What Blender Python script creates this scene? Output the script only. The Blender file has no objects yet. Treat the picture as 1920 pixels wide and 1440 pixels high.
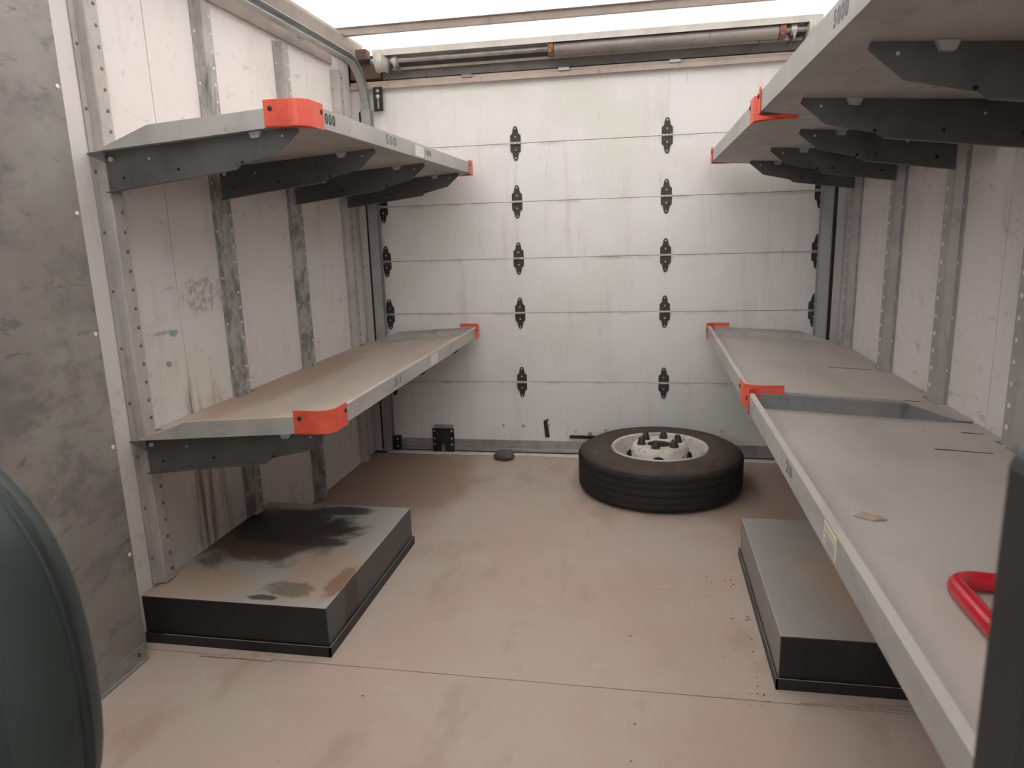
import bpy, bmesh, math, random
from mathutils import Vector, Matrix
random.seed(7)
S = bpy.context.scene
C = S.collection

# ------------------------------------------------------------------ camera, sky, exposure
PX = 1338.5                                   # focal length in pixels of the 1920 px wide frame
CAM = Vector((1.4218, 0.0, 1.1396)); YAW, PITCH, ROLL = .1877, -.211, -.0311
fwd = Vector((-math.sin(YAW)*math.cos(PITCH), math.cos(YAW)*math.cos(PITCH), math.sin(PITCH)))
rt = Vector((math.cos(YAW), math.sin(YAW), 0)); up = rt.cross(fwd)
rt2 = math.cos(ROLL)*rt+math.sin(ROLL)*up; up2 = -math.sin(ROLL)*rt+math.cos(ROLL)*up
cd = bpy.data.cameras.new('camera'); cam = bpy.data.objects.new('camera', cd); C.objects.link(cam)
M = Matrix((rt2, up2, -fwd)).transposed().to_4x4(); M.translation = CAM; cam.matrix_world = M
cd.sensor_width = 36; cd.lens = PX/1920*36; cd.clip_start = .02
cd.dof.use_dof = True; cd.dof.focus_distance = 2.4; cd.dof.aperture_fstop = 8
S.camera = cam
wd = bpy.data.worlds.new('overcast_sky'); S.world = wd; wd.use_nodes = True
bg = wd.node_tree.nodes['Background']; bg.inputs[0].default_value = (.975, .97, 1.0, 1); bg.inputs[1].default_value = 3.6
S.view_settings.view_transform = 'Standard'; S.view_settings.look = 'None'
S.view_settings.gamma = 1; S.view_settings.use_curve_mapping = False
S.view_settings.exposure = 1.05
S.cycles.use_denoising = True
S.cycles.max_bounces = 10; S.cycles.diffuse_bounces = 6

# ------------------------------------------------------------------ materials
class Mat:
    """small node-graph builder: colour layers mixed by procedural masks"""
    def __init__(s, name, rough=.7, metal=0.0):
        s.m = bpy.data.materials.new(name); s.m.use_nodes = True; s.t = s.m.node_tree
        s.b = s.t.nodes['Principled BSDF']; s.b.inputs['Roughness'].default_value = rough
        s.b.inputs['Metallic'].default_value = metal
        g = s.t.nodes.new('ShaderNodeNewGeometry'); s.pos = g.outputs['Position']; s.nrm = g.outputs['Normal']; s.col = None
    def n(s, ty, **kw):
        x = s.t.nodes.new(ty)
        for k, v in kw.items(): setattr(x, k, v)
        return x
    def link(s, a, b): s.t.links.new(a, b)
    def scale(s, v, off=(0, 0, 0)):
        x = s.n('ShaderNodeMapping'); x.inputs['Scale'].default_value = v; x.inputs['Location'].default_value = off
        s.link(s.pos, x.inputs['Vector']); return x.outputs[0]
    def noise(s, sc=(1, 1, 1), scale=5, detail=4, rough=.6, off=(0, 0, 0), dist=0):
        x = s.n('ShaderNodeTexNoise'); x.inputs['Scale'].default_value = scale; x.inputs['Detail'].default_value = detail
        x.inputs['Roughness'].default_value = rough; x.inputs['Distortion'].default_value = dist
        s.link(s.scale(sc, off), x.inputs['Vector']); return x.outputs['Fac']
    def ramp(s, v, a, b):
        x = s.n('ShaderNodeMapRange', clamp=True); x.interpolation_type = 'SMOOTHSTEP'
        x.inputs[1].default_value = a; x.inputs[2].default_value = b
        s.link(v, x.inputs[0]); return x.outputs[0]
    def math(s, op, a, b):
        x = s.n('ShaderNodeMath', operation=op)
        for i, q in enumerate((a, b)):
            if isinstance(q, (int, float)): x.inputs[i].default_value = q
            else: s.link(q, x.inputs[i])
        return x.outputs[0]
    def blob(s, c, r, amp=.5, sc=9, edge=.25, off=0.0):
        """irregular stain of radii r about the world point c"""
        x = s.n('ShaderNodeVectorMath', operation='SUBTRACT'); s.link(s.pos, x.inputs[0]); x.inputs[1].default_value = c
        y = s.n('ShaderNodeVectorMath', operation='DIVIDE'); s.link(x.outputs[0], y.inputs[0]); y.inputs[1].default_value = r
        z = s.n('ShaderNodeVectorMath', operation='LENGTH'); s.link(y.outputs[0], z.inputs[0])
        nn = s.noise(scale=sc, detail=4, off=(off, off*1.7, 0)); d = s.math('MULTIPLY_ADD', nn, -2*amp); 
        d.node.inputs[2].default_value = amp
        e = s.math('ADD', z.outputs['Value'], d)
        return s.ramp(e, 1+edge, 1-edge)
    def axis(s, i):
        x = s.n('ShaderNodeSeparateXYZ'); s.link(s.pos, x.inputs[0]); return x.outputs[i]
    def up(s):
        x = s.n('ShaderNodeSeparateXYZ'); s.link(s.nrm, x.inputs[0]); return s.ramp(x.outputs[2], .5, .9)
    def base(s, c): 
        s.col = (*c, 1); return s
    def mix(s, c, fac, k=1.0):
        x = s.n('ShaderNodeMix', data_type='RGBA')
        f = s.math('MULTIPLY', fac, k) if k != 1 else fac
        s.link(f, x.inputs[0])
        if isinstance(s.col, tuple): x.inputs[6].default_value = s.col
        else: s.link(s.col, x.inputs[6])
        x.inputs[7].default_value = (*c, 1); s.col = x.outputs[2]; return s
    def bump(s, v, dist=.002, strength=.4):
        x = s.n('ShaderNodeBump'); x.inputs['Distance'].default_value = dist; x.inputs['Strength'].default_value = strength
        s.link(v, x.inputs['Height']); s.link(x.outputs[0], s.b.inputs['Normal']); return s
    def done(s):
        if isinstance(s.col, tuple): s.b.inputs['Base Color'].default_value = s.col
        else: s.link(s.col, s.b.inputs['Base Color'])
        return s.m
def plain(name, c, rough=.6, metal=0, var=.25, sc=20):
    m = Mat(name, rough, metal).base(c)
    m.mix(tuple(v*(1-var) for v in c), m.ramp(m.noise(scale=sc), .4, .7))
    return m.done()

WALL = (.675, .64, .625)
def wall_mat(name, seed, dirt=1.0):
    m = Mat(name, .55).base(WALL)
    m.mix((.61, .59, .53), m.ramp(m.noise(scale=2.3, off=(seed, 0, 3)), .45, .65), .8)
    m.mix((.53, .49, .45), m.ramp(m.noise((1, 1, .35), 6, 6, .7, off=(seed, 2, 0)), .52, .72), .7*dirt)
    m.mix((.30, .28, .26), m.ramp(m.noise((1, 1, 1.6), 13, 5, .65, off=(0, seed, 0), dist=.6), .585, .72), .5*dirt)
    pm = m.math('MULTIPLY', m.ramp(m.noise(scale=3.3, off=(seed, 9, 0)), .42, .62), m.ramp(m.axis(2), 1.9, 1.1))
    m.mix((.20, .195, .185), m.math('MULTIPLY', pm, m.ramp(m.noise((1, 1, 2.2), 21, 4, .65, off=(seed, seed, 0), dist=.6), .60, .72)), .65*dirt)
    m.mix((.14, .135, .13), m.math('MULTIPLY', pm, m.ramp(m.noise((1, 1, 1.3), 50, 2, .5, off=(seed, 4, 0)), .665, .75)), .7*dirt)
    m.mix((.26, .25, .24), m.ramp(m.noise((1, .45, 2.2), 9, 6, .75, off=(seed, 14, 2), dist=.8), .63, .74), .5*dirt)
    return m
wl = wall_mat('white_lined_wall_left', 1)
# rust streaks that run down the boards below the lower shelf, a grey smear and a teal mark
wl.mix((.20, .12, .07), wl.math('MULTIPLY', wl.blob((0, 2.0, .36), (.3, .055, .34), .25, 14), wl.ramp(wl.noise((1, 1, .05), 34, 3), .42, .62)), .8)
wl.mix((.36, .25, .15), wl.math('MULTIPLY', wl.blob((0, 2.12, .36), (.3, .05, .34), .25, 14, off=3), wl.ramp(wl.noise((1, 1, .05), 40, 3, off=(0, 5, 0)), .4, .62)), .55)
wl.mix((.34, .31, .28), wl.math('MULTIPLY', wl.blob((0, 2.12, .97), (.3, .10, .055), .8, 22), wl.ramp(wl.noise(scale=45, detail=5), .4, .6)), .75)
wl.mix((.12, .34, .34), wl.blob((0, 1.95, .865), (.3, .020, .011), .9, 70), .85)
wl.mix((.20, .22, .21), wl.blob((0, 1.90, .872), (.3, .045, .006), .9, 70, off=2), .6)
wl.mix((.16, .17, .16), wl.blob((0, 1.91, .775), (.3, .014, .009), .9, 90), .7)
M_WALL_L = wl.done(); M_WALL_R = wall_mat('white_lined_wall_right', 9, .9).done()

def door_mat():
    m = Mat('white_door_boards', .45).base((.72, .705, .69))
    m.mix((.64, .64, .57), m.ramp(m.noise(scale=2.0, off=(3, 0, 0)), .45, .62), .7)
    m.mix((.56, .50, .46), m.ramp(m.noise((1, 1, .12), 14, 5, .65, off=(1, 0, 0)), .52, .75), .55)
    m.mix((.30, .27, .25), m.ramp(m.noise((1, 1, .1), 46, 4, .6, off=(2, 0, 5)), .66, .74), .35)
    m.mix((.22, .20, .18), m.ramp(m.noise((1, 1, 1.4), 34, 3, .6, off=(7, 0, 1)), .73, .76), .5)
    z = m.axis(2)
    for i, zs_ in enumerate((.3816, .7353, 1.0055, 1.2769, 1.5485)):
        dz = m.math('ABSOLUTE', m.math('SUBTRACT', z, zs_-.004), 0)
        m.mix((.36, .30, .255), m.math('MULTIPLY', m.ramp(dz, .016, .001), m.ramp(m.noise((1, 1, .5), 7, 5, .7, off=(i*3, 0, 0)), .40, .72)), .6)
    return m.done()
M_DOOR = door_mat()

def metal_mat(name, c, dark, rough=.5, metal=.35, stain=1.0, seed=0, dust=None):
    m = Mat(name, rough, metal).base(c)
    m.mix(tuple(v*.78 for v in c), m.ramp(m.noise(scale=9, off=(seed, 0, 0)), .4, .65), .7)
    m.mix(dark, m.ramp(m.noise((1, 1, .3), 17, 5, .7, off=(0, seed, 1), dist=.4), .56, .70), .8*stain)
    if dust: m.mix(dust, m.up(), .92)
    return m
mp = metal_mat('scuffed_steel_post', (.40, .385, .36), (.09, .092, .088), .55, .15, 1.1, 2)
mp.mix((.15, .148, .14), mp.math('MULTIPLY', mp.ramp(mp.noise((1, 1, .45), 26, 5, .7, off=(3, 1, 0)), .44, .62), mp.ramp(mp.axis(2), 2.2, 1.15)), .85)
M_POST_L = mp.done()
M_POST_CLEAN = metal_mat('painted_steel_post', (.44, .41, .38), (.22, .20, .18), .55, .1, .5, 4).done()
M_POST_R = metal_mat('galvanised_post', (.36, .345, .33), (.17, .17, .165), .5, .2, .8, 5).done()
M_RIVET = plain('bright_rivet', (.74, .72, .70), .45, .1)
M_RIVET_DARK = plain('dark_rivet', (.16, .15, .14), .5, .3)
def tray_mat(name, seed, dust):
    m = Mat(name, .6, .15).base((.46, .445, .415))
    m.mix((.35, .345, .325), m.ramp(m.noise((1, .35, 1), 8, 5, .65, off=(seed, 0, 0)), .42, .65), .8)
    m.mix((.22, .23, .225), m.ramp(m.noise((1, .5, 1), 19, 4, .65, off=(0, seed, 0)), .6, .72), .6)
    m.mix(dust, m.up(), .96)
    u = m.up()
    m.mix(tuple(v*.84 for v in dust), m.math('MULTIPLY', u, m.ramp(m.noise((1, .5, 1), 5, 5, .6, off=(seed, 3, 0)), .45, .68)), .8)
    m.mix((.18, .15, .125), m.math('MULTIPLY', u, m.ramp(m.noise((1, .5, 1), 22, 3, .6, off=(seed, 8, 0)), .715, .75)), .6)
    return m
tl = tray_mat('dusty_tray_left', 3, (.54, .455, .385))
tl.mix((.42, .30, .215), tl.math('MULTIPLY', tl.up(), tl.blob((.09, 2.5, .6), (.13, .6, .4), .5, 7)), .8)
M_TRAY_L = tl.done(); M_TRAY_R = tray_mat('dusty_tray_right', 6, (.49, .44, .40)).done()
M_BRACKET = plain('dark_grey_bracket_paint', (.098, .099, .093), .5, .1, .3, 12)
M_GUARD = plain('orange_red_plastic', (.78, .115, .07), .42, 0, .25, 14)
M_SCREW = plain('dark_screw', (.05, .045, .04), .5, .3)
M_BOLT = plain('pale_bolt', (.55, .53, .50), .4, .3)
M_INK = plain('black_marker_ink', (.035, .035, .04), .7)
M_INK_GREY = plain('faded_marker_ink', (.20, .20, .21), .7)
M_PAPER = plain('white_sticker', (.68, .66, .60), .6, 0, .1)
M_CREAM = plain('cream_sticker_band', (.60, .56, .36), .6, 0, .1)

def floor_mat():
    m = Mat('dusty_plywood_floor', .75).base((.44, .36, .305))
    m.mix((.43, .325, .275), m.ramp(m.noise(scale=2.2), .42, .62), .9)
    m.mix((.42, .365, .30), m.ramp(m.noise(scale=3.1, off=(4, 2, 0)), .5, .68), .7)
    m.mix((.33, .235, .185), m.ramp(m.noise((1, .45, 1), 4.5, 5, .65, off=(2, 6, 0)), .52, .72), .6)
    m.mix((.50, .44, .385), m.ramp(m.noise((.35, 1, 1), 16, 4, .6, off=(7, 2, 0)), .64, .74), .45)
    m.mix((.13, .09, .07), m.ramp(m.noise(scale=60, detail=3, off=(1, 5, 0)), .73, .76), .6)
    m.mix((.27, .165, .115), m.blob((.22, 3.05, 0), (.42, .55, .5), .5, 4), .65)
    m.mix((.30, .19, .145), m.blob((1.95, 2.95, 0), (.35, .45, .5), .4, 4), .5)
    m.bump(m.noise(scale=30), .002, .25)
    return m.done()
M_FLOOR = floor_mat()
M_SILL = plain('pale_floor_edge', (.74, .69, .64), .6)
M_JOINT = plain('dark_joint', (.07, .055, .05), .9)
gp = Mat('grey_scuffed_sheet', .5, .1).base((.235, .215, .195))
gp.mix((.30, .285, .255), gp.ramp(gp.noise(scale=2.2), .42, .66), .9)
gp.mix((.165, .15, .14), gp.ramp(gp.noise((1, 1, 1.5), 5, 6, .68, off=(0, 3, 0)), .45, .66), .9)
gp.mix((.10, .098, .09), gp.ramp(gp.noise((1, 1, 3), 11, 5, .65, off=(0, 7, 0), dist=.5), .575, .70), .65)
M_GREY = gp.done()
M_KICK = plain('grey_aluminium_angle', (.30, .29, .27), .45, .4)

def arch_mat(name, left):
    m = Mat(name, .42, 0).base((.012, .013, .014))
    m.mix((.045, .047, .047), m.ramp(m.noise((1, 1, .6), 11, 5, .65), .5, .75), .4)
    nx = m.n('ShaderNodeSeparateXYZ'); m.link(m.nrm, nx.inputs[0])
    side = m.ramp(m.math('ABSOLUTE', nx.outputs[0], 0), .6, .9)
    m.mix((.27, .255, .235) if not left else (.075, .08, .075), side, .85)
    u = m.up()
    if left:
        m.mix((.39, .37, .34), u, .95)
        m.mix((.40, .305, .235), m.math('MULTIPLY', u, m.blob((.1, 1.74, .14), (.20, .10, .2), .4, 8)), .9)
        m.mix((.40, .305, .235), m.math('MULTIPLY', u, m.blob((.47, 1.86, .14), (.13, .16, .2), .6, 9, off=5)), .9)
        m.mix((.10, .062, .042), m.math('MULTIPLY', u, m.blob((.10, 2.10, .14), (.30, .21, .3), .75, 9)), .96)
        m.mix((.030, .027, .024), m.math('MULTIPLY', u, m.blob((.20, 2.18, .14), (.24, .15, .3), .9, 11, off=3)), .95)
        m.mix((.04, .04, .03), m.math('MULTIPLY', u, m.blob((.35, 2.06, .14), (.10, .035, .3), .5, 14, off=1)), .9)
        m.mix((.04, .04, .04), m.math('MULTIPLY', u, m.blob((.33, 2.33, .14), (.11, .04, .3), .4, 12, off=6)), .9)
        m.mix((.15, .13, .095), m.math('MULTIPLY', u, m.blob((.42, 1.745, .14), (.075, .04, .3), .9, 26, off=2)), .8)
        m.mix((.04, .035, .03), m.math('MULTIPLY', u, m.blob((.36, 1.69, .14), (.04, .015, .3), .8, 40, off=4)), .9)
        m.mix((.19, .09, .05), m.math('MULTIPLY', u, m.blob((.545, 1.80, .14), (.03, .09, .3), .8, 25, off=8)), .7)
        m.mix((.035, .02, .018), m.math('MULTIPLY', side, m.blob((.57, 1.82, .07), (.3, .05, .12), .5, 12)), .95)
    else:
        m.mix((.36, .345, .315), u, .95)
        m.mix((.44, .345, .275), m.math('MULTIPLY', u, m.blob((2.12, 2.0, .14), (.26, .36, .3), .4, 6)), .95)
    return m.done()
M_ARCH_L, M_ARCH_R = arch_mat('left_wheel_arch_paint', 1), arch_mat('right_wheel_arch_paint', 0)
M_FLANGE = plain('black_flange_paint', (.016, .017, .018), .45, 0, .4, 30)
M_EDGE = plain('pale_flange_edge', (.34, .34, .32), .4, .4)
ty = Mat('dusty_tyre_rubber', .8).base((.016, .0145, .0135))
ty.mix((.036, .028, .023), ty.ramp(ty.noise((1, 1, 1), 9, 5), .45, .7), .8)
ty.mix((.060, .042, .031), ty.up(), .9)
ty.mix((.10, .072, .055), ty.math('MULTIPLY', ty.up(), ty.ramp(ty.noise(scale=14, detail=5), .5, .72)), .6)
ty.bump(ty.noise(scale=60), .001, .5); M_TYRE = ty.done()
rm = Mat('white_rim_with_rust', .4).base((.60, .57, .52))
rm.mix((.16, .085, .05), rm.ramp(rm.noise(scale=38, detail=6, rough=.75), .545, .64), .8)
rm.mix((.40, .33, .27), rm.ramp(rm.noise(scale=7), .5, .7), .6); M_RIM = rm.done()
M_BLACK = plain('black_hole', (.006, .006, .006), .9)
M_NUT = plain('dark_lug_nut', (.055, .05, .048), .5, .2)
M_HINGE = plain('dark_brown_hinge', (.052, .042, .036), .5, .3, .4, 40)
M_BLACKMETAL = plain('black_painted_steel', (.018, .018, .018), .5, .1)
M_GALV = metal_mat('galvanised_steel', (.42, .425, .415), (.24, .24, .235), .4, .4, .6, 1).done()
M_GALV_DARK = metal_mat('stained_galvanised_steel', (.24, .25, .25), (.11, .115, .115), .5, .3, 1, 14).done()
M_TRACK = metal_mat('galvanised_track', (.20, .205, .20), (.06, .06, .058), .4, .5, .8, 8).done()
M_ALU = plain('aluminium_rail', (.40, .39, .38), .35, .5)
M_RAIL = metal_mat('beige_roof_rail', (.33, .28, .24), (.20, .155, .125), .6, 0, .6, 3).done()
M_HEADW = metal_mat('pale_header_rail', (.66, .63, .58), (.45, .38, .33), .5, 0, .4, 3).done()
M_LEDGE = metal_mat('dusty_pink_header_ledge', (.47, .395, .34), (.29, .235, .20), .7, 0, .9, 7).done()
M_RUSTPLATE = metal_mat('rust_brown_corner_steel', (.15, .10, .075), (.06, .042, .034), .8, 0, 1, 12, None).done()
M_PLATE = metal_mat('grey_header_plate', (.24, .22, .21), (.12, .10, .09), .6, .1, .6, 9).done()
M_SPRING = metal_mat('brown_grey_spring', (.30, .265, .245), (.12, .09, .075), .5, .3, 1, 2).done()
M_RUST = plain('rusty_collar', (.26, .12, .075), .8, 0, .5, 60)
M_DRUM = plain('pale_cable_drum', (.55, .54, .49), .5, .1)
M_SEAT = plain('dark_green_grey_vinyl', (.028, .042, .040), .5, 0, .25, 6)
M_PIPING = plain('darker_vinyl_piping', (.014, .020, .020), .5)
M_PADPOST = plain('charcoal_post_paint', (.028, .028, .028), .6, 0, .3, 5)
M_RED = plain('glossy_red_paint', (.50, .008, .022), .25, 0, .1)
M_STONE = plain('grey_stone', (.11, .105, .10), .85, 0, .35, 30)
M_SPLINT = plain('splintered_wood', (.42, .33, .26), .8, 0, .3, 40)
M_CRUMB = plain('dark_crumbs', (.15, .10, .08), .9)
# translucent white roof skin: daylight comes through it
rmt = bpy.data.materials.new('translucent_roof_skin'); rmt.use_nodes = True; t = rmt.node_tree
t.nodes.remove(t.nodes['Principled BSDF'])
td = t.nodes.new('ShaderNodeBsdfTranslucent'); dd = t.nodes.new('ShaderNodeBsdfDiffuse'); mx = t.nodes.new('ShaderNodeMixShader')
td.inputs[0].default_value = (.80, .79, .77, 1); dd.inputs[0].default_value = (.8, .79, .77, 1); mx.inputs[0].default_value = .7
t.links.new(dd.outputs[0], mx.inputs[1]); t.links.new(td.outputs[0], mx.inputs[2])
t.links.new(mx.outputs[0], t.nodes['Material Output'].inputs[0]); M_ROOF = rmt

# ------------------------------------------------------------------ mesh helpers (world coordinates in, one object out)
ORG = {}
class MB:
    def __init__(s): s.v = []; s.f = []
    def add(s, vs, fs):
        k = len(s.v); s.v += [tuple(p) for p in vs]; s.f += [tuple(i+k for i in f) for f in fs]; return s
    def box(s, x0, x1, y0, y1, z0, z1):
        return s.add([(x, y, z) for x in (x0, x1) for y in (y0, y1) for z in (z0, z1)],
                     [(0, 1, 3, 2), (4, 6, 7, 5), (0, 4, 5, 1), (2, 3, 7, 6), (0, 2, 6, 4), (1, 5, 7, 3)])
    def prism(s, poly, vec):
        n = len(poly); P = [Vector(p) for p in poly]; vec = Vector(vec)
        return s.add(P+[p+vec for p in P], [tuple(range(n))[::-1], tuple(range(n, 2*n))]+[(i, (i+1) % n, n+(i+1) % n, n+i) for i in range(n)])
    def tube(s, pts, r, seg=12, cap=True):
        pts = [Vector(p) for p in pts]; rings = []; prev = None
        for i, p in enumerate(pts):
            d = (pts[min(i+1, len(pts)-1)]-pts[max(i-1, 0)]).normalized()
            if prev is None:
                a = d.cross(Vector((0, 0, 1)))
                if a.length < .1: a = d.cross(Vector((1, 0, 0)))
            else: a = prev-d*prev.dot(d)
            a.normalize(); prev = a; b = d.cross(a); rr = r[i] if isinstance(r, (list, tuple)) else r
            rings.append([p+(a*math.cos(q)+b*math.sin(q))*rr for q in [2*math.pi*k/seg for k in range(seg)]])
        fs = [(i*seg+k, i*seg+(k+1) % seg, (i+1)*seg+(k+1) % seg, (i+1)*seg+k) for i in range(len(pts)-1) for k in range(seg)]
        if cap: fs += [tuple(range(seg))[::-1], tuple((len(pts)-1)*seg+k for k in range(seg))]
        return s.add([v for R in rings for v in R], fs)
    def lathe(s, c, prof, seg=48, axis='Z', closed=False):
        vs = []
        for r, h in prof:
            for k in range(seg):
                q = 2*math.pi*k/seg; a, b = r*math.cos(q), r*math.sin(q)
                vs.append((c[0]+a, c[1]+b, c[2]+h) if axis == 'Z' else ((c[0]+a, c[1]+h, c[2]+b) if axis == 'Y' else (c[0]+h, c[1]+a, c[2]+b)))
        n = len(prof); m = n if closed else n-1
        fs = [(i*seg+k, i*seg+(k+1) % seg, ((i+1) % n)*seg+(k+1) % seg, ((i+1) % n)*seg+k) for i in range(m) for k in range(seg)]
        if not closed: fs += [tuple(range(seg))[::-1], tuple((n-1)*seg+k for k in range(seg))]
        return s.add(vs, fs)
    def disc(s, c, r, h, axis, seg=8, top=.6):      # low domed rivet standing h proud along the axis
        return s.lathe(c, [(r, -.001), (r, h*.5), (r*top, h)], seg, axis)
    def build(s, name, mat, parent=None, bevel=0, smooth=False):
        vs = [Vector(p) for p in s.v]
        lo = Vector([min(p[i] for p in vs) for i in range(3)]); hi = Vector([max(p[i] for p in vs) for i in range(3)]); o = (lo+hi)/2
        me = bpy.data.meshes.new(name); me.from_pydata([p-o for p in vs], [], s.f)
        bm = bmesh.new(); bm.from_mesh(me); bmesh.ops.recalc_face_normals(bm, faces=bm.faces)
        if bevel:
            ed = [e for e in bm.edges if len(e.link_faces) == 2 and e.calc_face_angle(0) > .6]
            bmesh.ops.bevel(bm, geom=ed, offset=bevel, segments=2, affect='EDGES', profile=.5, clamp_overlap=True)
        bm.to_mesh(me); bm.free(); me.materials.append(mat)
        if smooth: me.shade_smooth(); 
        if smooth: me.set_sharp_from_angle(angle=math.radians(38))
        ob = bpy.data.objects.new(name, me); C.objects.link(ob); put(ob, o, parent); return ob
def put(ob, o, parent):
    o = Vector(o); ORG[ob.name] = o
    if parent: ob.parent = parent; ob.location = o-ORG[parent.name]
    else: ob.location = o
def inst(src, o, parent):
    ob = src.copy(); C.objects.link(ob); put(ob, o, parent); return ob
def empty(name, loc):
    o = bpy.data.objects.new(name, None); o.empty_display_size = .05; C.objects.link(o); put(o, loc, None); return o
def tag(o, label, cat, group=None):
    o['label'] = label; o['category'] = cat
    if group: o['group'] = group
    return o
def struct(o): o['kind'] = 'structure'; return o
def stuff(o): o['kind'] = 'stuff'; return o

W, D, ROOF = 2.3, 3.53, 2.07
Y0 = -.55                                    # bulkhead behind the photographer

# ------------------------------------------------------------------ the setting
fl = struct(MB().box(-.12, W+.12, Y0, D+.25, -.08, -.022).build('floor', M_JOINT))
for a, b in ((Y0, .42), (.422, 1.618), (1.621, D-.055)):
    MB().box(0, W, a, b, -.0215, 0).build('floor_sheet', M_FLOOR, fl, .0012)
sil = struct(MB().box(0.07, W-.07, D-.053, D-.006, -.02, .004).build('trim_1', M_SILL, None, .001))

SEAMS = [Y0, .955, 1.995, 3.03, D-.03]
def wall(side):
    sx = (lambda u: u) if side == 'left' else (lambda u: W-u)
    mat = M_WALL_L if side == 'left' else M_WALL_R
    w = struct(MB().box(min(sx(-.05), sx(-.012)), max(sx(-.05), sx(-.012)), Y0, D+.05, -.02, 1.96).build('wall_'+side, M_JOINT))
    for i in range(4):
        MB().box(min(sx(-.0115), sx(0)), max(sx(-.0115), sx(0)), SEAMS[i]+.0015, SEAMS[i+1]-.0015, 0.002, 1.955).build('wall_panel', mat, w, .001)
    return w, sx
def post(w, sx, y, z0, z1, mat, rmat, hw=.05, row=0, seed=0):
    # hat-section post: two flanges and a raised web
    pf = [(0, -hw), (.004, -hw), (.005, -hw*.66), (.027, -hw*.54), (.03, -hw*.48), (.03, hw*.48), (.027, hw*.54), (.005, hw*.66), (.004, hw), (0, hw)]
    p = MB().prism([(sx(.0005+u), y+v, z0) for u, v in pf], (0, 0, z1-z0)).build('wall_post', mat, w)
    mb = MB(); n = int((z1-z0)/.052); sg = 1 if sx(0) < 1 else -1; rr_ = .005 if sg > 0 else .0065
    for k in range(n):
        z = z0+.03+k*.052
        mb.lathe((sx(.03), y+row, z), [(rr_, -.001*sg), (rr_, .0018*sg), (rr_*.6, .003*sg)], 8, 'X')
        if k % 3 == 1:
            for e in (-1, 1): mb.lathe((sx(.004), y+e*hw*.8, z), [(.005, -.001*sg), (.005, .002*sg), (.003, .003*sg)], 6, 'X')
    stuff(mb.build('rivet_row', rmat, p))
    return p
wL, sL = wall('left'); wR, sR = wall('right')
PL = [1.752, 2.272, 2.797, 3.318]; PR = [.30, .81, 1.31, 1.815, 2.292, 2.782, 3.296]
for i, y in enumerate(PL):
    post(wL, sL, y, .15 if i in (0, 1) else .005, 1.885 if i else 1.92, M_POST_CLEAN if i in (0, 3) else M_POST_L, M_RIVET_DARK if i in (0, 3) else M_RIVET, .046, .009)
for i, y in enumerate(PR):
    post(wR, sR, y, .15 if i in (3, 4) else .005, 1.885, M_POST_R, M_RIVET, .052, .007)
# grey scuffed sheet over the front part of the left wall, with its screws and the angle at its foot
g = MB().box(.0505, .055, Y0, 1.585, .022, 1.955).build('lining_sheet', M_GREY, wL, .0008)
MB().box(.0005, .05, 1.50, 1.56, .022, 1.95).build('furring_strip', M_JOINT, wL)
MB().box(.0005, .05, .2, .26, .022, 1.95).build('furring_strip', M_JOINT, wL)
mb = MB()
for z in (1.80, 1.505, 1.214, .917, .618, .315): mb.disc((.055, 1.572, z), .006, .003, 'X')
for y in (1.2, .8, .4):
    for z in (1.5, .9, .3): mb.disc((.055, y, z), .006, .003, 'X')
stuff(mb.build('sheet_screw', M_RIVET, g))
k = struct(MB().prism([(.0505, Y0, .002), (.066, Y0, .002), (.066, Y0, .005), (.060, Y0, .008), (.060, Y0, .05), (.0505, Y0, .05)], (0, 1.575-Y0, 0)).build('baseboard_left', M_KICK))
mb = MB()
for y in (1.545, 1.38, 1.2, .9): mb.lathe((.060, y, .03), [(.006, -.001), (.006, .002), (.003, .003)], 8, 'X')
stuff(mb.build('angle_screw', M_SCREW, k))

# side rails under the roof
for side, sx in (('left', sL), ('right', sR)):
    r = MB().prism([(sx(-.05), Y0, 1.962), (sx(.03), Y0, 1.962), (sx(.034), Y0, 1.99), (sx(.05), Y0, 2.035), (sx(.05), Y0, 2.048), (sx(-.05), Y0, 2.048)], (0, D+.045-Y0, 0)).build('trim_2' if side == 'left' else 'trim_3', M_RAIL)
    struct(r)
    b = MB().box(min(sx(.0005), sx(.012)), max(sx(.0005), sx(.012)), Y0, 3.28, 1.905, 1.953).build('rub_strip', M_RAIL, r)
ce = struct(MB().box(-.05, W+.05, -.12, D+.09, ROOF, ROOF+.006).build('ceiling', M_ROOF))
MB().box(-.05, W+.05, D+.084, D+.09, 1.976, ROOF-.0005).build('roof_end_cap', M_ROOF, ce)
for y in (3.355, 2.69, 2.09, 1.49, .89, .29):
    MB().prism([(0.0, y-.03, ROOF-.001), (0.0, y-.027, ROOF-.004), (0, y-.016, ROOF-.006), (0, y-.012, ROOF-.032), (0, y+.012, ROOF-.032), (0, y+.016, ROOF-.006), (0, y+.027, ROOF-.004), (0, y+.03, ROOF-.001)], (W, 0, 0)).build('roof_bow', M_RAIL, ce)
struct(MB().box(-.05, W+.05, Y0, -.1205, ROOF-.02, ROOF+.02).build('trim_4', M_WALL_R))
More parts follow.
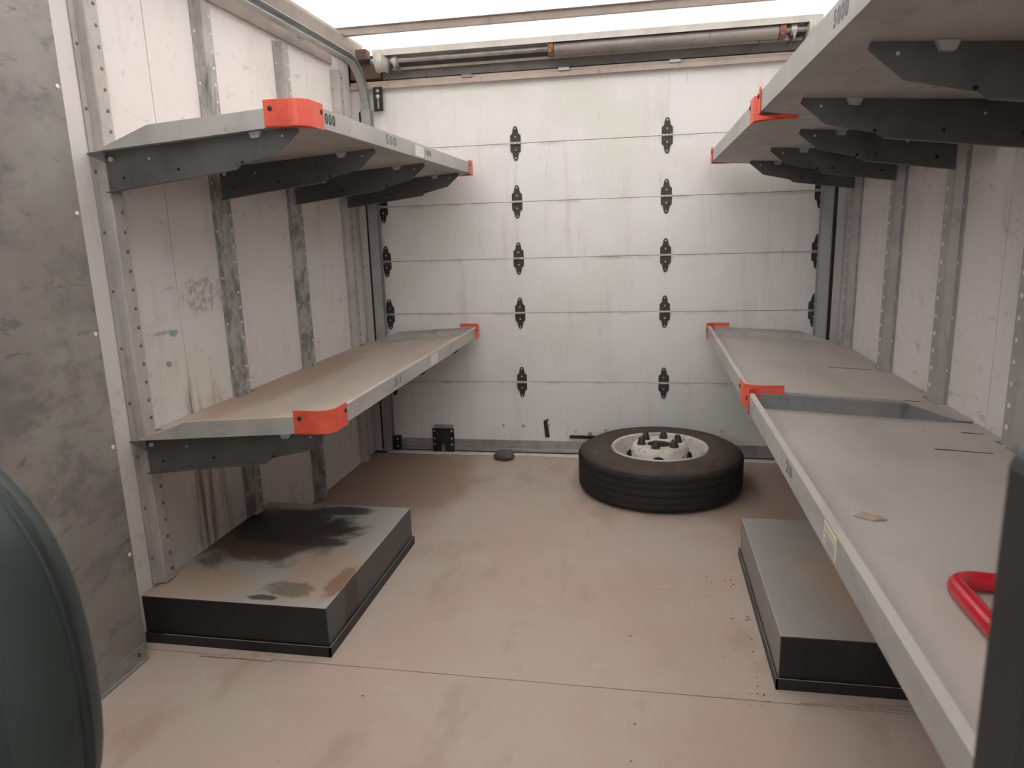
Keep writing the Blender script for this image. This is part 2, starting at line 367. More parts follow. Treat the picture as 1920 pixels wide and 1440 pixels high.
# front bulkhead with the open way through to the cab and its windscreen, unseen behind the photographer, opened for fill light
wf = struct(MB().box(-.05, .55, Y0-.05, Y0-.001, -.02, ROOF+.03).build('wall_front', M_WALL_R))
MB().box(1.95, W+.05, Y0-.05, Y0-.001, -.02, ROOF+.03).build('bulkhead_side', M_WALL_R, wf)
MB().box(.5505, 1.9495, Y0-.05, Y0-.001, 1.86, ROOF+.03).build('bulkhead_top', M_WALL_R, wf)
struct(MB().box(-.1, W+.1, Y0-1.7, Y0-.051, 1.95, 2.0).build('trim_5', M_RAIL))  # unseen cab roof, then its sides and front, added to narrow the front light
struct(MB().box(-.1, -.05, Y0-1.7, Y0-.051, -.02, 1.949).build('trim_6', M_RAIL)); struct(MB().box(W+.05, W+.1, Y0-1.7, Y0-.051, -.02, 1.949).build('trim_7', M_RAIL))
struct(MB().box(-.049, W+.049, Y0-1.7, Y0-1.65, -.02, 1.05).build('trim_8', M_RAIL)); struct(MB().box(-.1, W+.1, Y0-1.7, Y0-.051, -.08, -.021).build('trim_9', M_GREY))
struct(MB().box(-40, 40, -40, 40, -.95, -.9).build('ground', plain('pale_dusty_ground', (.30, .25, .21), .9, 0, .3, 1)))

# ------------------------------------------------------------------ rear end: header, door, tracks
hd = struct(MB().box(-.05, W+.05, D+.05, D+.09, -.02, 1.975).build('wall_rear', M_PLATE))
for nm, (x0, x1) in (('jamb', (-.012, .055)), ('jamb', (W-.055, W+.012))):
    MB().box(x0, x1, D-.02, D+.045, 0, 1.83).build(nm, M_WALL_R, hd)
# header: dusty ledge, grey recess plate, pale top rail
MB().prism([(.0, D+.045, 1.842), (0, D-.023, 1.842), (0, D-.023, 1.831), (0, D-.03, 1.831), (0, D-.03, 1.85), (0, D-.022, 1.852), (0, D-.022, 1.866), (0, D+.045, 1.876)], (W, 0, 0)).build('header_ledge', M_LEDGE, hd)
MB().box(0, W, D+.012, D+.045, 1.878, 1.970).build('header_plate', M_PLATE, hd)
MB().prism([(.22, D+.0115, 1.922), (.22, D-.02, 1.922), (.22, D-.02, 1.910), (.22, D-.018, 1.910), (.22, D-.018, 1.920), (.22, D+.0115, 1.920)], (W-.44, 0, 0)).build('header_angle', M_HEADW, hd)
for x0_, x1_ in ((.001, .158), (W-.158, W-.001)):     # rusty corner gusset behind the cable drum
    q_ = MB().box(x0_, x1_, D-.02, D+.044, 1.879, 1.985).build('corner_gusset', M_RUSTPLATE, hd, .004)
    MB().box(x0_+.055, x1_-.045, D-.075, D-.0205, 1.955, 2.005).build('corner_tie', M_RUSTPLATE, hd, .006)
MB().prism([(.16, D+.082, 1.978), (.16, D-.118, 1.972), (.16, D-.118, 1.958), (.16, D-.125, 1.956), (.16, D-.128, 1.982), (.16, D-.120, 1.986), (.16, D+.082, 1.986)], (W-.32, 0, 0)).build('header_top_rail', M_HEADW, hd)
for x in (.56, 1.02, 1.52): MB().box(x, x+.05, D-.034, D-.0225, 1.853, 1.868).build('header_clip', M_SPRING if x < .6 else M_GALV, hd, .002)

ZS = [.3816, .7353, 1.0055, 1.2769, 1.5485, 1.8386]
d = empty('door_1', (W/2, D, 0)); struct(d)
zs = [.012]+ZS
XD0, XD1 = .06, W-.06
for i in range(6):
    MB().box(XD0, XD1, D, D+.022, zs[i]+.0008, zs[i+1]-.0008).build('door_panel', M_DOOR, d, .0016)
    # narrow scored stiles that run down behind the hinges
    for x in (.805, 1.515):
        MB().box(x-.0011, x+.0011, D-.0012, D+.001, zs[i]+.01, zs[i+1]-.01).build('stile_line', M_DOOR, d)
MB().prism([(XD0, D-.0005, .070), (XD0, D-.006, .070), (XD0, D-.008, .028), (XD0, D-.018, .024), (XD0, D-.018, .012), (XD0, D-.0005, .012)], (XD1-XD0, 0, 0)).build('bottom_rail', M_ALU, d)
MB().box(XD0, XD1, D-.004, D+.02, -.001, .0115).build('bottom_seal', M_BLACKMETAL, d)
def hinge_leaf(sg):
    pts = [(-.025, .004), (.025, .004), (.025, .036), (.021, .041), (.0155, .044), (.011, .068), (.006, .078), (-.006, .078), (-.011, .068), (-.0155, .044), (-.021, .041), (-.025, .036)]
    return [(x, z*sg) for x, z in pts]
hsrc = []
def hinge(x, z, y=D):
    c = Vector((x, y-.003, z))
    if not hsrc:
        mb = MB()
        for sg in (1, -1): mb.prism([(x+a, y-.0008, z+b) for a, b in hinge_leaf(sg)], (0, -.004, 0))
        h = mb.build('hinge', M_HINGE, d, .0007); kn = MB()
        for a, b in ((-.025, -.009), (-.007, .007), (.009, .025)):
            kn.tube([(x+a, y-.008, z), (x+b, y-.008, z)], .0065, 10)
        kq = kn.build('hinge_knuckle', M_GALV, h, 0, True); kq['label'] = 'pale worn hinge knuckle'
        sc = MB()
        for b in (.068, .03, -.03, -.068): sc.lathe((x, y-.0048, z+b), [(.0042, .001), (.0042, -.0025), (.002, -.0035)], 8, 'Y')
        sq = stuff(sc.build('hinge_screw', M_BOLT, h)); sq['label'] = 'pale hinge screws'
        hsrc.append((h, kq, sq, Vector((x, y, z))))
    else:
        h0, k0, s0, o = hsrc[0]; dv = Vector((x, y, z))-o
        h = inst(h0, ORG[h0.name]+dv, d)
        for q in (k0, s0): inst(q, ORG[q.name]+dv, h)
for z in ZS[:5]:
    for x in (.805, 1.515): hinge(x, z)
for z in ZS[:5]:
    for x in (.118, 2.196): hinge(x, z)
# roller pins that reach from the end hinges into the tracks
for z in ZS[:5]:
    for a, b in ((.085, .112), (2.202, 2.222)):
        MB().tube([(a, D-.022, z-.004), (b, D-.022, z-.004)], .0055, 8).build('roller_pin', M_GALV, d, 0, True)
# black lock plate low on the left, small corner plate, slotted handle hook and flat bar, bolts
lk = MB().box(.318, .436, D-.026, D-.0185, .004, .132).build('lock_plate', M_BLACKMETAL, d, .003)
MB().prism([(.338, D-.0265, .118), (.416, D-.0265, .118), (.400, D-.05, .082), (.354, D-.05, .082)], (0, 0, -.03)).build('lock_body', M_BLACKMETAL, lk, .002)
MB().box(.369, .374, D-.030, D-.0262, .006, .045).build('lock_slot', M_ALU, lk); MB().box(.379, .384, D-.030, D-.0262, .006, .045).build('lock_slot', M_ALU, lk)
mb = MB()
for x in (.33, .424):
    for z in (.118, .078, .045): mb.lathe((x, D-.026, z), [(.006, .001), (.006, -.003), (.003, -.005)], 8, 'Y')
stuff(mb.build('lock_bolt', M_BOLT, lk))
MB().box(.326, .43, D-.0185, D-.0003, .073, .150).build('lock_backplate', M_GALV, d, .002)
cp = MB().box(.076, .14, D-.03, D-.0005, .014, .085).build('corner_bracket', M_BLACKMETAL, d, .004)
mb = MB()
for x, z in ((.09, .07), (.125, .07), (.09, .03), (.125, .03)): mb.lathe((x, D-.03, z), [(.006, .001), (.006, -.003), (.003, -.005)], 8, 'Y')
stuff(mb.build('bracket_bolt', M_GALV, cp))
hk = MB().prism([(.912, D-.0005, .178), (.930, D-.0005, .186), (.936, D-.0005, .192), (.9375, D-.0005, .184), (.931, D-.0005, .174), (.942, D-.0005, .092), (.921, D-.0005, .092)], (0, -.012, 0)).build('pull_hook', M_BLACKMETAL, d, .002)
br = MB().box(1.045, 1.245, D-.010, D-.0005, .088, .104).build('flat_bar', M_BLACKMETAL, d, .002)
for x, z, r in ((.70, .148, .007), (.805, .150, .009), (.942, .156, .006), (1.075, .125, .007), (1.15, .115, .012), (1.23, .135, .008), (1.62, .14, .007), (1.8, .14, .007)):
    MB().lathe((x, D, z), [(r, .001), (r, -.003), (r*.5, -.006)], 10, 'Y').build('door_bolt', M_GALV, d)

def track(side, sx, label, label2):
    e = empty('door_track', (sx(.08), D-.05, 0)); tag(e, label, 'track', 'door tracks')
    def rail(path, nm):   # C-channel swept along the path (points with their outward normals), open towards the door
        prof = [(-.022, .026), (-.022, -.020), (-.014, -.026), (.014, -.026), (.022, -.020), (.022, .026), (.019, .026), (.019, -.018), (.012, -.023), (-.012, -.023), (-.019, -.018), (-.019, .026)]
        vs, fs = [], []; n = len(prof)
        k_ = 1 if nm == 'vertical_track' else .72
        for (y, z), (ny, nz) in path:
            for a, b in [(p_*k_, q_*k_) for p_, q_ in prof]: vs.append((sx(.082+b), y+ny*a, z+nz*a))
        for i in range(len(path)-1):
            for k in range(n): fs.append((i*n+k, i*n+(k+1) % n, (i+1)*n+(k+1) % n, (i+1)*n+k))
        fs += [tuple(range(n))[::-1], tuple((len(path)-1)*n+k for k in range(n))]
        return MB().add(vs, fs).build(nm, M_GALV, e0 if nm == 'vertical_track' else e)
    e0 = e
    R = .20; yv = D-.045; zt = 1.735
    vert = [((yv, .012), (1, 0)), ((yv, zt), (1, 0))]
    curve = [((yv-R+R*math.cos(q), zt+R*math.sin(q)), (math.cos(q), math.sin(q))) for q in [i*math.pi/16 for i in range(9)]]
    horiz = [((yv-R, zt+R), (0, 1)), ((.35, zt+R), (0, 1))]
    rail(vert, 'vertical_track')
    e = empty('overhead_track', (sx(.08), 1.9, 1.9)); tag(e, label2, 'track', 'overhead door tracks'); rail(curve, 'curved_track'); rail(horiz, 'horizontal_track')
    pl = MB().prism([(sx(.034), yv+.020, .01), (sx(.054), yv+.020, .01), (sx(.054), yv+.024, .01), (sx(.034), yv+.024, .01)], (0, 0, 1.72)).build('track_gap_shade', M_BLACKMETAL, e0)  # black strip stands in for the shaded gap beside the track
    for y in (2.9, 2.1, 1.3, .6):
        MB().box(min(sx(.035), sx(.0575)), max(sx(.035), sx(.0575)), y, y+.03, zt+R-.012, zt+R+.014).build('track_hanger', M_GALV, e)
    # upper roller carrier: black slotted plate
    q = MB().box(min(sx(.118), sx(.165)), max(sx(.118), sx(.165)), D-.036, D-.031, 1.728, 1.84).build('roller_carrier', M_BLACKMETAL, d, .002)
    mb = MB(); mb.lathe((sx(.142), D-.036, 1.82), [(.008, .001), (.008, -.005), (.004, -.007)], 10, 'Y'); mb.lathe((sx(.142), D-.036, 1.795), [(.010, .001), (.010, -.005), (.005, -.007)], 10, 'Y')
    stuff(mb.build('carrier_bolt', M_BOLT, q)); MB().box(sx(.142)-.003, sx(.142)+.003, D-.038, D-.0355, 1.74, 1.785).build('carrier_slot', M_BOLT, q)
track('left', sL, 'upright galvanised door track in the left rear corner', 'galvanised overhead door track with a curved end under the left roof rail')
track('right', sR, 'upright galvanised door track in the right rear corner', 'galvanised overhead door track under the right roof rail behind the upper shelf')

# torsion spring assembly in front of the header
sp = empty('torsion_spring', (W/2, D-.09, 1.935)); tag(sp, 'rusty torsion spring and shaft with end drums above the rear door', 'spring')
ys, zc = D-.085, 1.940
MB().tube([(.14, ys, zc), (W-.14, ys, zc)], .0125, 14).build('shaft', M_ALU, sp, 0, True)
mb = MB(); N = 1300; x0, x1 = 1.01, 1.97
prof = [(.0275+.0022*abs(math.sin(i*math.pi/2)), i) for i in range(2)]
pts = []; rr = []
n = 160
for i in range(n+1): pts.append((x0+(x1-x0)*i/n, ys, zc-.004)); rr.append(.0298 if i % 2 else .0288)
mb.tube(pts, rr, 18); mb.build('spring_coil', M_SPRING, sp, 0, True)
for x, m_ in ((.995, M_RUST), (1.985, M_RUST)):
    q = MB(); q.lathe((x, ys, zc-.002), [(.022, -.014), (.036, -.012), (.036, .012), (.022, .014)], 20, 'X')
    cb = q.build('spring_collar', m_, sp, 0, True)
    MB().lathe((x, ys-.034, zc-.02), [(.010, .002), (.010, -.010), (.005, -.013)], 6, 'Y').build('set_screw', M_RUST, cb)
for x in (.165, W-.215):
    MB().lathe((x, ys, zc), [(.02, 0), (.05, .002), (.052, .010), (.046, .009), (.046, .040), (.052, .046), (.036, .050), (.02, .062)], 28, 'X').build('cable_drum', M_DRUM, sp, 0, True)
for x in (.255, W-.27):
    b = MB().prism([(x, ys-.02, 1.905), (x, ys+.02, 1.9), (x, D+.0115, 1.9), (x, D+.0115, 1.968), (x, ys-.02, 1.966)], (.006, 0, 0)).build('bearing_plate', M_GALV, sp)
    MB().lathe((x-.012, ys, zc), [(.014, 0), (.024, .002), (.024, .024), (.014, .028)], 18, 'X').build('bearing', M_BOLT, sp, 0, True)
MB().box(1.90, 2.02, ys+.03, D+.0115, 1.905, 1.962).build('anchor_plate', M_GALV, sp, .002)

# ------------------------------------------------------------------ cargo shelves: tilted steel trays on brackets
def text_mesh(txt, size):
    cu = bpy.data.curves.new('t', 'FONT'); cu.body = txt; cu.size = size; cu.extrude = .0003; cu.offset = .0007; cu.align_x = 'CENTER'; cu.align_y = 'CENTER'
    ob = bpy.data.objects.new('t', cu); C.objects.link(ob)
    bpy.context.view_layer.update()
    me = bpy.data.meshes.new_from_object(ob.evaluated_get(bpy.context.evaluated_depsgraph_get()))
    bpy.data.objects.remove(ob); bpy.data.curves.remove(cu)
    vs = [v.co.copy() for v in me.vertices]; fs = [tuple(p.vertices) for p in me.polygons]; bpy.data.meshes.remove(me); return vs, fs
T, TILT = .0497, .0387
def shelf(side, y0, y1, ztop, dep, posts, label, texts=(), stickers=(), slots=(), guards=((.10, .10), (.10, .10)), btip=.02, far_mat=None):
    sx = sL if side == 'left' else sR; sg = 1 if side == 'left' else -1
    mt = M_TRAY_L if side == 'left' else M_TRAY_R
    zb = lambda u: ztop-T-TILT*(1-u/dep)               # underside of the tray
    e = empty('cargo_shelf', (sx(0), (y0+y1)/2, zb(0)-.1)); tag(e, label, 'shelf', 'steel cargo shelves')
    th = .004
    # outline of the tray floor with notches round the wall posts
    out = [(.0015, y0)]
    for p in [q for q in posts if y0-.06 < q < y1+.06]:
        a, b = p-.055, p+.055
        if a <= y0: out = [(.033, y0), (.033, b), (.0015, b)]
        elif b >= y1: out += [(.0015, a), (.033, a), (.033, y1)]
        else: out += [(.0015, a), (.033, a), (.033, b), (.0015, b)]
    if out[-1][1] < y1: out.append((.0015, y1))
    out += [(dep-.03, y1), (dep-.008, y1-.008), (dep, y1-.03), (dep, y0+.03), (dep-.008, y0+.008), (dep-.03, y0)]
    mb = MB()
    lo = [(sx(u), y, zb(u)) for u, y in out]; mb.prism(lo, (0, 0, th))
    tray = mb.build('tray', mt, e)
    mb = MB()
    # front lip with a narrow inward return at its top
    ya_, yb_ = y0+(.032 if guards[0][0] else 0), y1-.032
    mb.prism([(sx(dep), ya_, zb(dep)), (sx(dep+.003), ya_, zb(dep)), (sx(dep+.003), ya_, ztop), (sx(dep-.012), ya_, ztop), (sx(dep-.012), ya_, ztop-.003), (sx(dep), ya_, ztop-.003)], (0, yb_-ya_, 0))
    mb.build('front_lip', mt, e, .0006)
    for yy, s_ in ((y0, 1), (y1, -1)):
        pl = [(.045, zb(.045)), (dep-.032, zb(dep-.032)), (dep-.032, ztop-.006), (.185, ztop-TILT*(1-.185/dep)-.003), (.05, zb(.05)+th+.004)]
        q = MB().prism([(sx(u), yy+s_*.0005, z) for u, z in pl], (0, s_*.003, 0))
        q.prism([(sx(.19), yy+s_*.004, ztop-TILT*(1-.19/dep)-.006), (sx(dep-.034), yy+s_*.004, ztop-.009), (sx(dep-.034), yy+s_*.013, ztop-.009), (sx(.19), yy+s_*.013, ztop-TILT*(1-.19/dep)-.006)], (0, 0, .003))
        q.build('end_lip', far_mat if far_mat and s_ < 0 else mt, e)
    # brackets: tapering plate under the tray, foot flange at the wall post, folded lower edge, bolts
    for p in posts:
        yb = p-.028
        if not (y0-.05 < yb < y1+.02): continue
        yb = max(yb, y0+.004)
        L = dep-btip-.012
        z_w = zb(.032)-.0008
        poly = [(.0325, z_w), (L, zb(L)-.0008), (L+.004, zb(L)-.012), (L-.052, zb(L)-.060), (L-.16, zb(L-.16)-.074), (L-.17, zb(L-.17)-.083), (.0325, z_w-.100)]
        b = MB().prism([(sx(u), yb, z) for u, z in poly], (0, .0035, 0))
        b.prism([(sx(u), yb+.0035, z) for u, z in [(.0325, z_w-.0005), (.0355, z_w-.0005), (.0355, z_w-.1), (.0325, z_w-.1)]], (0, .03, 0))
        b.prism([(sx(.0325), yb-.014, z_w-.1025), (sx(L-.175), yb-.014, zb(L-.17)-.0855), (sx(L-.175), yb+.0035, zb(L-.17)-.0855), (sx(.0325), yb+.0035, z_w-.1025)], (0, 0, .0028))
        bb = b.build('bracket', M_BRACKET, e)
        mb = MB()
        for u, dz in ((.05, .02),): mb.lathe((sx(u), yb, zb(u)-dz), [(.007, .001), (.007, -.004), (.0045, -.007)], 10, 'Y')
        for u, dz in ((L-.04, .018), (.16, .03)): mb.lathe((sx(u), yb, zb(u)-dz), [(.0032, .001), (.0032, -.0015), (.002, -.002)], 8, 'Y')
        stuff(mb.build('bracket_bolt', M_BOLT, bb))
        mb = MB()
        for u, dz in ((.08, .07), (.24, .065), (L-.155, .068)): mb.lathe((sx(u), yb, zb(u)-dz), [(.004, .001), (.004, -.0012), (.003, -.0014)], 8, 'Y')
        stuff(mb.build('bracket_hole', M_BLACK, bb))
        MB().prism([(sx(L-.125), yb-.012, zb(L-.125)-.0008), (sx(L-.09), yb-.012, zb(L-.09)-.0008), (sx(L-.098), yb-.012, zb(L-.09)-.016), (sx(L-.118), yb-.012, zb(L-.12)-.016)], (0, .0115, 0)).build('tray_tab', mt, bb)
    # short dark return of the tray at its wall corner
    MB().prism([(sx(.0015), y0+.0005, zb(0)-.001), (sx(.05), y0+.0005, zb(.05)-.001), (sx(.05), y0+.0005, zb(.05)-.030), (sx(.0015), y0+.0005, zb(0)-.005)], (0, .003, 0)).build('corner_tab', M_BRACKET, e)
    # red corner guards
    for yy, s_, (le, lf) in ((y0, 1, guards[0]), (y1, -1, guards[1])):
        if le == 0: continue
        o, t_, R = .0045, .006, .042
        path = [(dep-le, yy-s_*o)]
        cx_, cy_ = dep+o-R+.003, yy-s_*o+s_*R
        for i in range(7):
            q = i*math.pi/12; path.append((cx_+R*math.sin(q), cy_-s_*R*math.cos(q)))
        path.append((dep+o+.003, yy+s_*lf))
        inner = [(dep-le, yy-s_*(o-t_)*0-s_*.0008)]
        R2 = R-t_*.6
        inner = [(dep-le, yy-s_*.0008)]+[(cx_+R2*math.sin(i*math.pi/12), cy_-s_*R2*math.cos(i*math.pi/12)) for i in range(7)]+[(dep+.0042, yy+s_*lf)]
        poly = path+inner[::-1]
        zz0 = ztop-T-.005; 
        mb = MB().prism([(sx(u), y, zz0) for u, y in poly], (0, 0, T+.014))
        mb.prism([(sx(dep-le), yy-s_*o, zz0-.0012), (sx(dep+o-R), yy-s_*o, zz0-.0012), (sx(dep+o), yy+s_*(R-o), zz0-.0012), (sx(dep+o), yy+s_*lf*.55, zz0-.0012), (sx(dep-.02), yy+s_*lf*.4, zz0-.0012), (sx(dep-le), yy+s_*.012, zz0-.0012)], (0, 0, .004))
        gd = mb.build('corner_guard', M_GUARD, e, .0008)
        mb = MB(); mb.lathe((sx(dep-le+.018), yy-s_*o, ztop-.012), [(.0062, s_*.001), (.0062, -s_*.0022), (.004, -s_*.003)], 10, 'Y')
        mb.lathe((sx(dep+o+.003), yy+s_*(lf-.012), ztop-.012), [(.0062, -sg*.001), (.0062, sg*.0022), (.004, sg*.003)], 10, 'X')
        stuff(mb.build('guard_screw', M_SCREW, gd))
    for txt, y, z, size, ink, sq in texts:
        n = len(txt); adv = size*.62*sq
        for i, chx in enumerate(txt):
            vs, fs = text_mesh(chx, size); yc = y+sg*(i-(n-1)/2)*adv
            MB().add([(sx(dep+.0034+v.z), yc+sg*v.x*sq, z+v.y) for v in vs], fs).build('marker_digit', ink, e)
    for ya, yb_, za, zb_, band in stickers:
        st = MB().box(min(sx(dep+.003), sx(dep+.0037)), max(sx(dep+.003), sx(dep+.0037)), ya, yb_, za, zb_).build('sticker', M_PAPER, e)
        if band:
            MB().box(min(sx(dep+.0037), sx(dep+.0040)), max(sx(dep+.0037), sx(dep+.0040)), ya+.003, yb_-.003, zb_-.014, zb_-.002).build('sticker_band', M_CREAM, st)
            mb = MB()
            for k in range(4): mb.box(min(sx(dep+.0037), sx(dep+.0040)), max(sx(dep+.0037), sx(dep+.0040)), ya+.006, yb_-.008-.006*(k % 2), zb_-.019-.0052*k, zb_-.0168-.0052*k)
            stuff(mb.build('sticker_lines', M_INK_GREY, st))
    for u0, u1, y in slots:
        MB().prism([(sx(u0), y, zb(u0)+th-.0005), (sx(u1), y-.003, zb(u1)+th-.0005), (sx(u1), y+.003, zb(u1)+th-.0005), (sx(u0), y+.003, zb(u0)+th-.0005)], (0, 0, .0012)).build('bracket_slot', M_BLACK, e)
    return e
ZL, ZU, XL, XR = .6842, 1.4591, .6078, .5926
YE, YF, YM = 1.6974, 3.4560, 2.039
shelf('left', YE, YF, ZU, XL, PL, 'upper grey steel shelf on the left wall, orange-red corner guards, above the lower one',
      texts=[('000', 1.846, ZU-.024, .036, M_INK, 1.0), ('500', 2.31, ZU-.024, .038, M_INK_GREY, 1.5), ('600', 2.715, ZU-.024, .030, M_INK_GREY, 1.6)], stickers=[(2.56, 2.66, ZU-.045, ZU-.008, False)])
shelf('left', YE, YF, ZL, XL, PL, 'lower grey steel shelf on the left wall, dusty brown top, over the stained wheel arch',
      texts=[('31', 2.23, ZL-.024, .034, M_INK_GREY, 2.0)], stickers=[(2.61, 2.70, ZL-.045, ZL-.006, False)])
shelf('right', YM+.022, YF-.03, ZU, XR, PR, 'short far upper shelf on the right wall beside the rear door', btip=.135)
shelf('right', .22, YM-.004, ZU+.006, XR, PR, 'long near upper shelf on the right wall seen from below, four-digit number on its lip',
      texts=[('5000', 1.225, ZU-.018, .036, M_INK_GREY, 1.0)], guards=((.10, .10), (.095, .05)), btip=.045)
shelf('right', YM+.022, YF-.03, ZL, XR, PR, 'short far lower shelf on the right wall beyond the joint with red guards',
      slots=[(.06, .21, 2.75), (.06, .21, 2.255)])
shelf('right', .22, YM-.004, ZL-.002, XR, PR, 'long near lower shelf on the right wall with a warning sticker, red tube on top',
      stickers=[(1.055, 1.13, ZL-.044, ZL-.006, True)], slots=[(.085, .21, 1.748), (.03, .085, 1.925)], guards=((.10, .10), (.095, .05)),
      far_mat=M_GALV_DARK, texts=[('20', 1.42, ZL-.024, .032, M_INK_GREY, 1.6)])

# ------------------------------------------------------------------ wheel arches
def arch(side, y0, y1, w, h, mat, label):
    sx = sL if side == 'left' else sR
    e = empty('wheel_arch', (sx(w/2), (y0+y1)/2, 0)); tag(e, label, 'wheel arch', 'black wheel arch boxes')
    MB().prism([(sx(.001), y0, .001), (sx(w), y0, .001), (sx(w), y1, .001), (sx(.001), y1, .001)], (0, 0, h)).build('arch_box', mat, e, .004)
    f = .006
    q = MB()
    q.prism([(sx(.001), y0-.001, .0005), (sx(.001), y0-f, .0005), (sx(.001), y0-f, .030), (sx(.001), y0-.001, .0305)], (sx(w+f)-sx(.001), 0, 0))
    q.prism([(sx(w+.001), y0-f, .0005), (sx(w+f), y0-f, .0005), (sx(w+f), y0-f, .030), (sx(w+.001), y0-f, .0305)], (0, y1-y0+2*f, 0))
    fl_ = q.build('base_flange', M_FLANGE, e)
    q = MB(); q.tube([(sx(.06), y0-f+.001, .0305), (sx(w+f-.001), y0-f+.001, .0305), (sx(w+f-.001), y1, .0305)], .0012, 6)  # thin pale line along the top of the flange
    q.build('flange_edge', M_EDGE, e)['label'] = 'thin pale upper edge of the base flange'
arch('left', 1.6544, 2.386, .5698, .1442, M_ARCH_L, 'low black wheel arch box on the left with oily brown stain on top')
arch('right', 1.6763, 2.422, .5438, .1442, M_ARCH_R, 'low black wheel arch box on the right under the near lower shelf')

# ------------------------------------------------------------------ spare wheel lying on the floor
c = (1.49, 3.112, 0); wh = empty('spare_wheel', c); tag(wh, 'spare truck tyre on a white steel rim lying flat by the rear door', 'wheel')
prof = [(.205, .172), (.222, .186), (.26, .192), (.285, .1915), (.2865, .1935), (.291, .1925), (.30, .1885), (.318, .183), (.320, .1845), (.324, .1815), (.335, .176), (.350, .166), (.3575, .152)]
tr = []
for a, b in ((.152, .139), (.130, .110), (.101, .081), (.072, .050), (.041, .028)):
    tr += [(.3585, a), (.3585, b), (.3535, b-.001), (.3535, b-.008)] if b > .03 else [(.3585, a), (.3575, b)]
prof += tr+[(.350, .016), (.335, .006), (.30, .001), (.26, .001), (.215, .012), (.2, .03), (.2, .16)]
MB().lathe(c, prof, 96, closed=True).build('tyre', M_TYRE, wh, 0, True)
mb = MB()
for k in range(120):                             # shoulder sipes as small proud lugs
    q = 2*math.pi*k/120; mb.add([(c[0]+r*math.cos(q+a), c[1]+r*math.sin(q+a), z) for a in (0, .03) for r, z in ((.352, .1665), (.3595, .153), (.3595, .141), (.354, .139))], [(0, 1, 5, 4), (1, 2, 6, 5), (2, 3, 7, 6), (0, 3, 2, 1), (4, 5, 6, 7), (0, 4, 7, 3)])
stuff(mb.build('tread_lugs', M_TYRE, wh))
MB().lathe(c, [(.199, .028), (.203, .165), (.213, .181), (.208, .188), (.199, .184), (.192, .165), (.186, .11), (.181, .085), (.168, .085), (.154, .098), (.140, .128), (.130, .165), (.121, .188), (.112, .197), (.105, .199), (.060, .199), (.054, .195), (.052, .150), (.05, .06), (.19, .02)], 72, closed=True).build('rim', M_RIM, wh, 0, True)
MB().lathe((c[0], c[1], 0), [(.0515, .15), (.0515, .192), (.001, .192)], 32).build('centre_bore', M_BLACK, wh)
for k in range(6):
    q = .30+k*math.pi/3; x, y = c[0]+.083*math.cos(q), c[1]+.083*math.sin(q)
    MB().lathe((x, y, .1985), [(.021, 0), (.021, .004), (.0165, .006), (.0160, .014), (.0115, .030), (.0085, .033)], 6 if k < 0 else 12).build('lug_nut', M_NUT, wh, 0, True)
for k in range(5):
    q = -1.62+k*2*math.pi/5; n_ = Vector((math.cos(q)*.96, math.sin(q)*.96, .27)).normalized(); ce_ = Vector((c[0]+.1335*math.cos(q), c[1]+.1335*math.sin(q), .150))+n_*.004
    a = Vector((-math.sin(q), math.cos(q), 0)); b = n_.cross(a)
    MB().prism([ce_+a*.030*math.cos(t_)+b*.024*math.sin(t_) for t_ in [i*math.pi/10 for i in range(20)]], n_*.0015).build('hand_hole', M_BLACK, wh)

# ------------------------------------------------------------------ small things on the floor and shelves
bm = bmesh.new(); bmesh.ops.create_icosphere(bm, subdivisions=3, radius=1)
for v in bm.verts:
    p = v.co; k = 1+.10*math.sin(3.1*p.x+1)+.08*math.sin(4.3*p.y)+.06*math.sin(5*p.z+p.x*4)
    v.co = Vector((p.x*.054*k*(1.1-.25*p.y), p.y*.040*k, max(p.z, -.55)*.026*k))
zmin = min(v.co.z for v in bm.verts)
me = bpy.data.meshes.new('stone'); bm.to_mesh(me); bm.free(); me.materials.append(M_STONE); me.shade_smooth()
st = bpy.data.objects.new('stone', me); C.objects.link(st); put(st, (.718, 3.425, -zmin+.001), None); tag(st, 'grey stone on the floor in front of the rear door', 'stone')
sp_ = MB().prism([(.20, 1.602, .0008), (.30, 1.606, .0008), (.415, 1.606, .0008), (.42, 1.616, .0008), (.36, 1.630, .0008), (.27, 1.620, .0008)], (0, 0, .004)).build('wood_splinter', M_SPLINT, None, .001)
tag(sp_, 'thin wood splinter on the floor in front of the left wheel arch', 'splinter')
sp2 = MB().prism([(1.795, 1.621, .0008), (1.92, 1.625, .0008), (2.05, 1.626, .0008), (2.06, 1.640, .0008), (1.90, 1.638, .0008)], (0, 0, .003)).build('wood_splinter', M_SPLINT, None, .0008)
tag(sp2, 'thin wood splinter on the floor in front of the right wheel arch', 'splinter')
zt = lambda x: ZL-.002-T-TILT*(1-(W-x)/XR)+.0046
fk = [(1.785, 1.262), (1.80, 1.285), (1.825, 1.280), (1.838, 1.258), (1.812, 1.248)]
pf = MB().add([(x, y, zt(x)) for x, y in fk]+[(x, y, zt(x)+.0025) for x, y in fk], [(4, 3, 2, 1, 0), (5, 6, 7, 8, 9)]+[(i, (i+1) % 5, 5+(i+1) % 5, 5+i) for i in range(5)]).build('paint_flake', M_SPLINT)
tag(pf, 'pale tan flake on the grey near lower shelf', 'flake')
mb = MB()
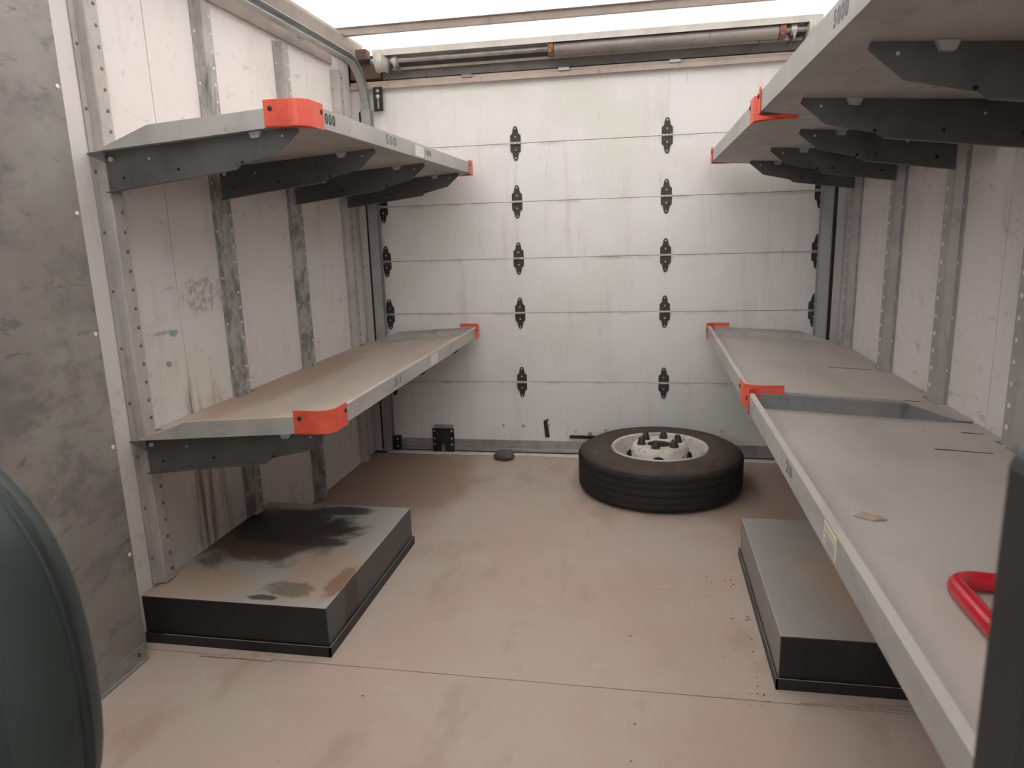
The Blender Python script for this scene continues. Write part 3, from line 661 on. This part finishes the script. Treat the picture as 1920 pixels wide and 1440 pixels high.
for k in range(60):
    if k < 44: x, y = 1.72-.13*random.random()**2+.02*random.random(), 1.60+.75*random.random()
    else: x, y = .6+1.0*random.random(), 1.2+2*random.random()
    if abs(x-1.49) < .38 and y > 2.7: continue
    r = .0013+.0024*random.random()**2; h = r*.6
    mb.add([(x-r*1.5, y-r*.5, .0006), (x+r, y-r, .0006), (x+r*.6, y+r, .0006), (x-r*.8, y+r*.7, .0006), (x, y, .0006+h)], [(3, 2, 1, 0), (0, 1, 4), (1, 2, 4), (2, 3, 4), (3, 0, 4)])
cr = stuff(mb.build('floor_crumbs', M_CRUMB)); tag(cr, 'small dark crumbs scattered on the floor, mostly beside the right wheel arch', 'crumbs')
# bent red tube on the near lower shelf
zr = lambda x: zt(x)+.0138
pts = [(2.18, 1.012)]+[(2.0, 1.018), (1.90, 1.022)]
for i in range(9):
    q = math.pi/2+i*(math.pi*.5)/8; pts.append((1.883+.036*math.cos(q), .986+.036*math.sin(q)))
pts += [(1.848, .90), (1.850, .80), (1.854, .68)]
rd = MB().tube([(x, y, zr(x)) for x, y in pts], .0134, 16).build('bent_tube', M_RED, None, 0, True); tag(rd, 'glossy red bent steel tube lying on the near lower shelf at right', 'tube')

# ------------------------------------------------------------------ things close to the photographer
se = empty('folding_seat', (.66, .35, 0)); tag(se, 'dark green-grey vinyl seat at the lower left edge in front of the grey sheet', 'seat')
def pad(cx, cz, hw, hh, y0, y1, n=56, ex=2.5, rings=7):
    vs, fs = [], []
    for i in range(rings):
        t_ = i/(rings-1); y = y0+(y1-y0)*t_; k = 1-.10*abs(2*t_-1)**3.0
        for j in range(n):
            q = 2*math.pi*j/n; a, b = math.cos(q), math.sin(q)
            vs.append((cx+(hw*k-(0))*math.copysign(abs(a)**(2/ex), a), y, cz+hh*k*math.copysign(abs(b)**(2/ex), b)))
    for i in range(rings-1):
        for j in range(n): fs.append((i*n+j, i*n+(j+1) % n, (i+1)*n+(j+1) % n, (i+1)*n+j))
    fs += [tuple(range(n))[::-1], tuple((rings-1)*n+j for j in range(n))]
    return MB().add(vs, fs)
pad(.66, .74, .25, .26, .45, .55).build('backrest', M_SEAT, se, 0, True)
n = 56
ring = [(.66+.2485*math.copysign(abs(math.cos(q))**.8, math.cos(q)), .508, .74+.2585*math.copysign(abs(math.sin(q))**.8, math.sin(q))) for q in [2*math.pi*j/n for j in range(n+1)]]
MB().tube(ring, .0065, 8, False).build('piping', M_PIPING, se, 0, True)
MB().box(.43, .89, .06, .47, .37, .47).build('seat_cushion', M_SEAT, se, .03)
MB().box(.55, .77, .14, .42, 0.001, .368).build('pedestal', M_BLACKMETAL, se, .01)
po = empty('padded_post', (1.62, .33, 0)); tag(po, 'dark charcoal upright post at the right edge, close to the camera', 'post')
MB().box(1.5865, 1.68, .305, .355, .012, 1.035).build('post_body', M_PADPOST, po, .008)
MB().box(1.57, 1.70, .28, .38, .0005, .0115).build('base_plate', M_BLACKMETAL, po, .002)
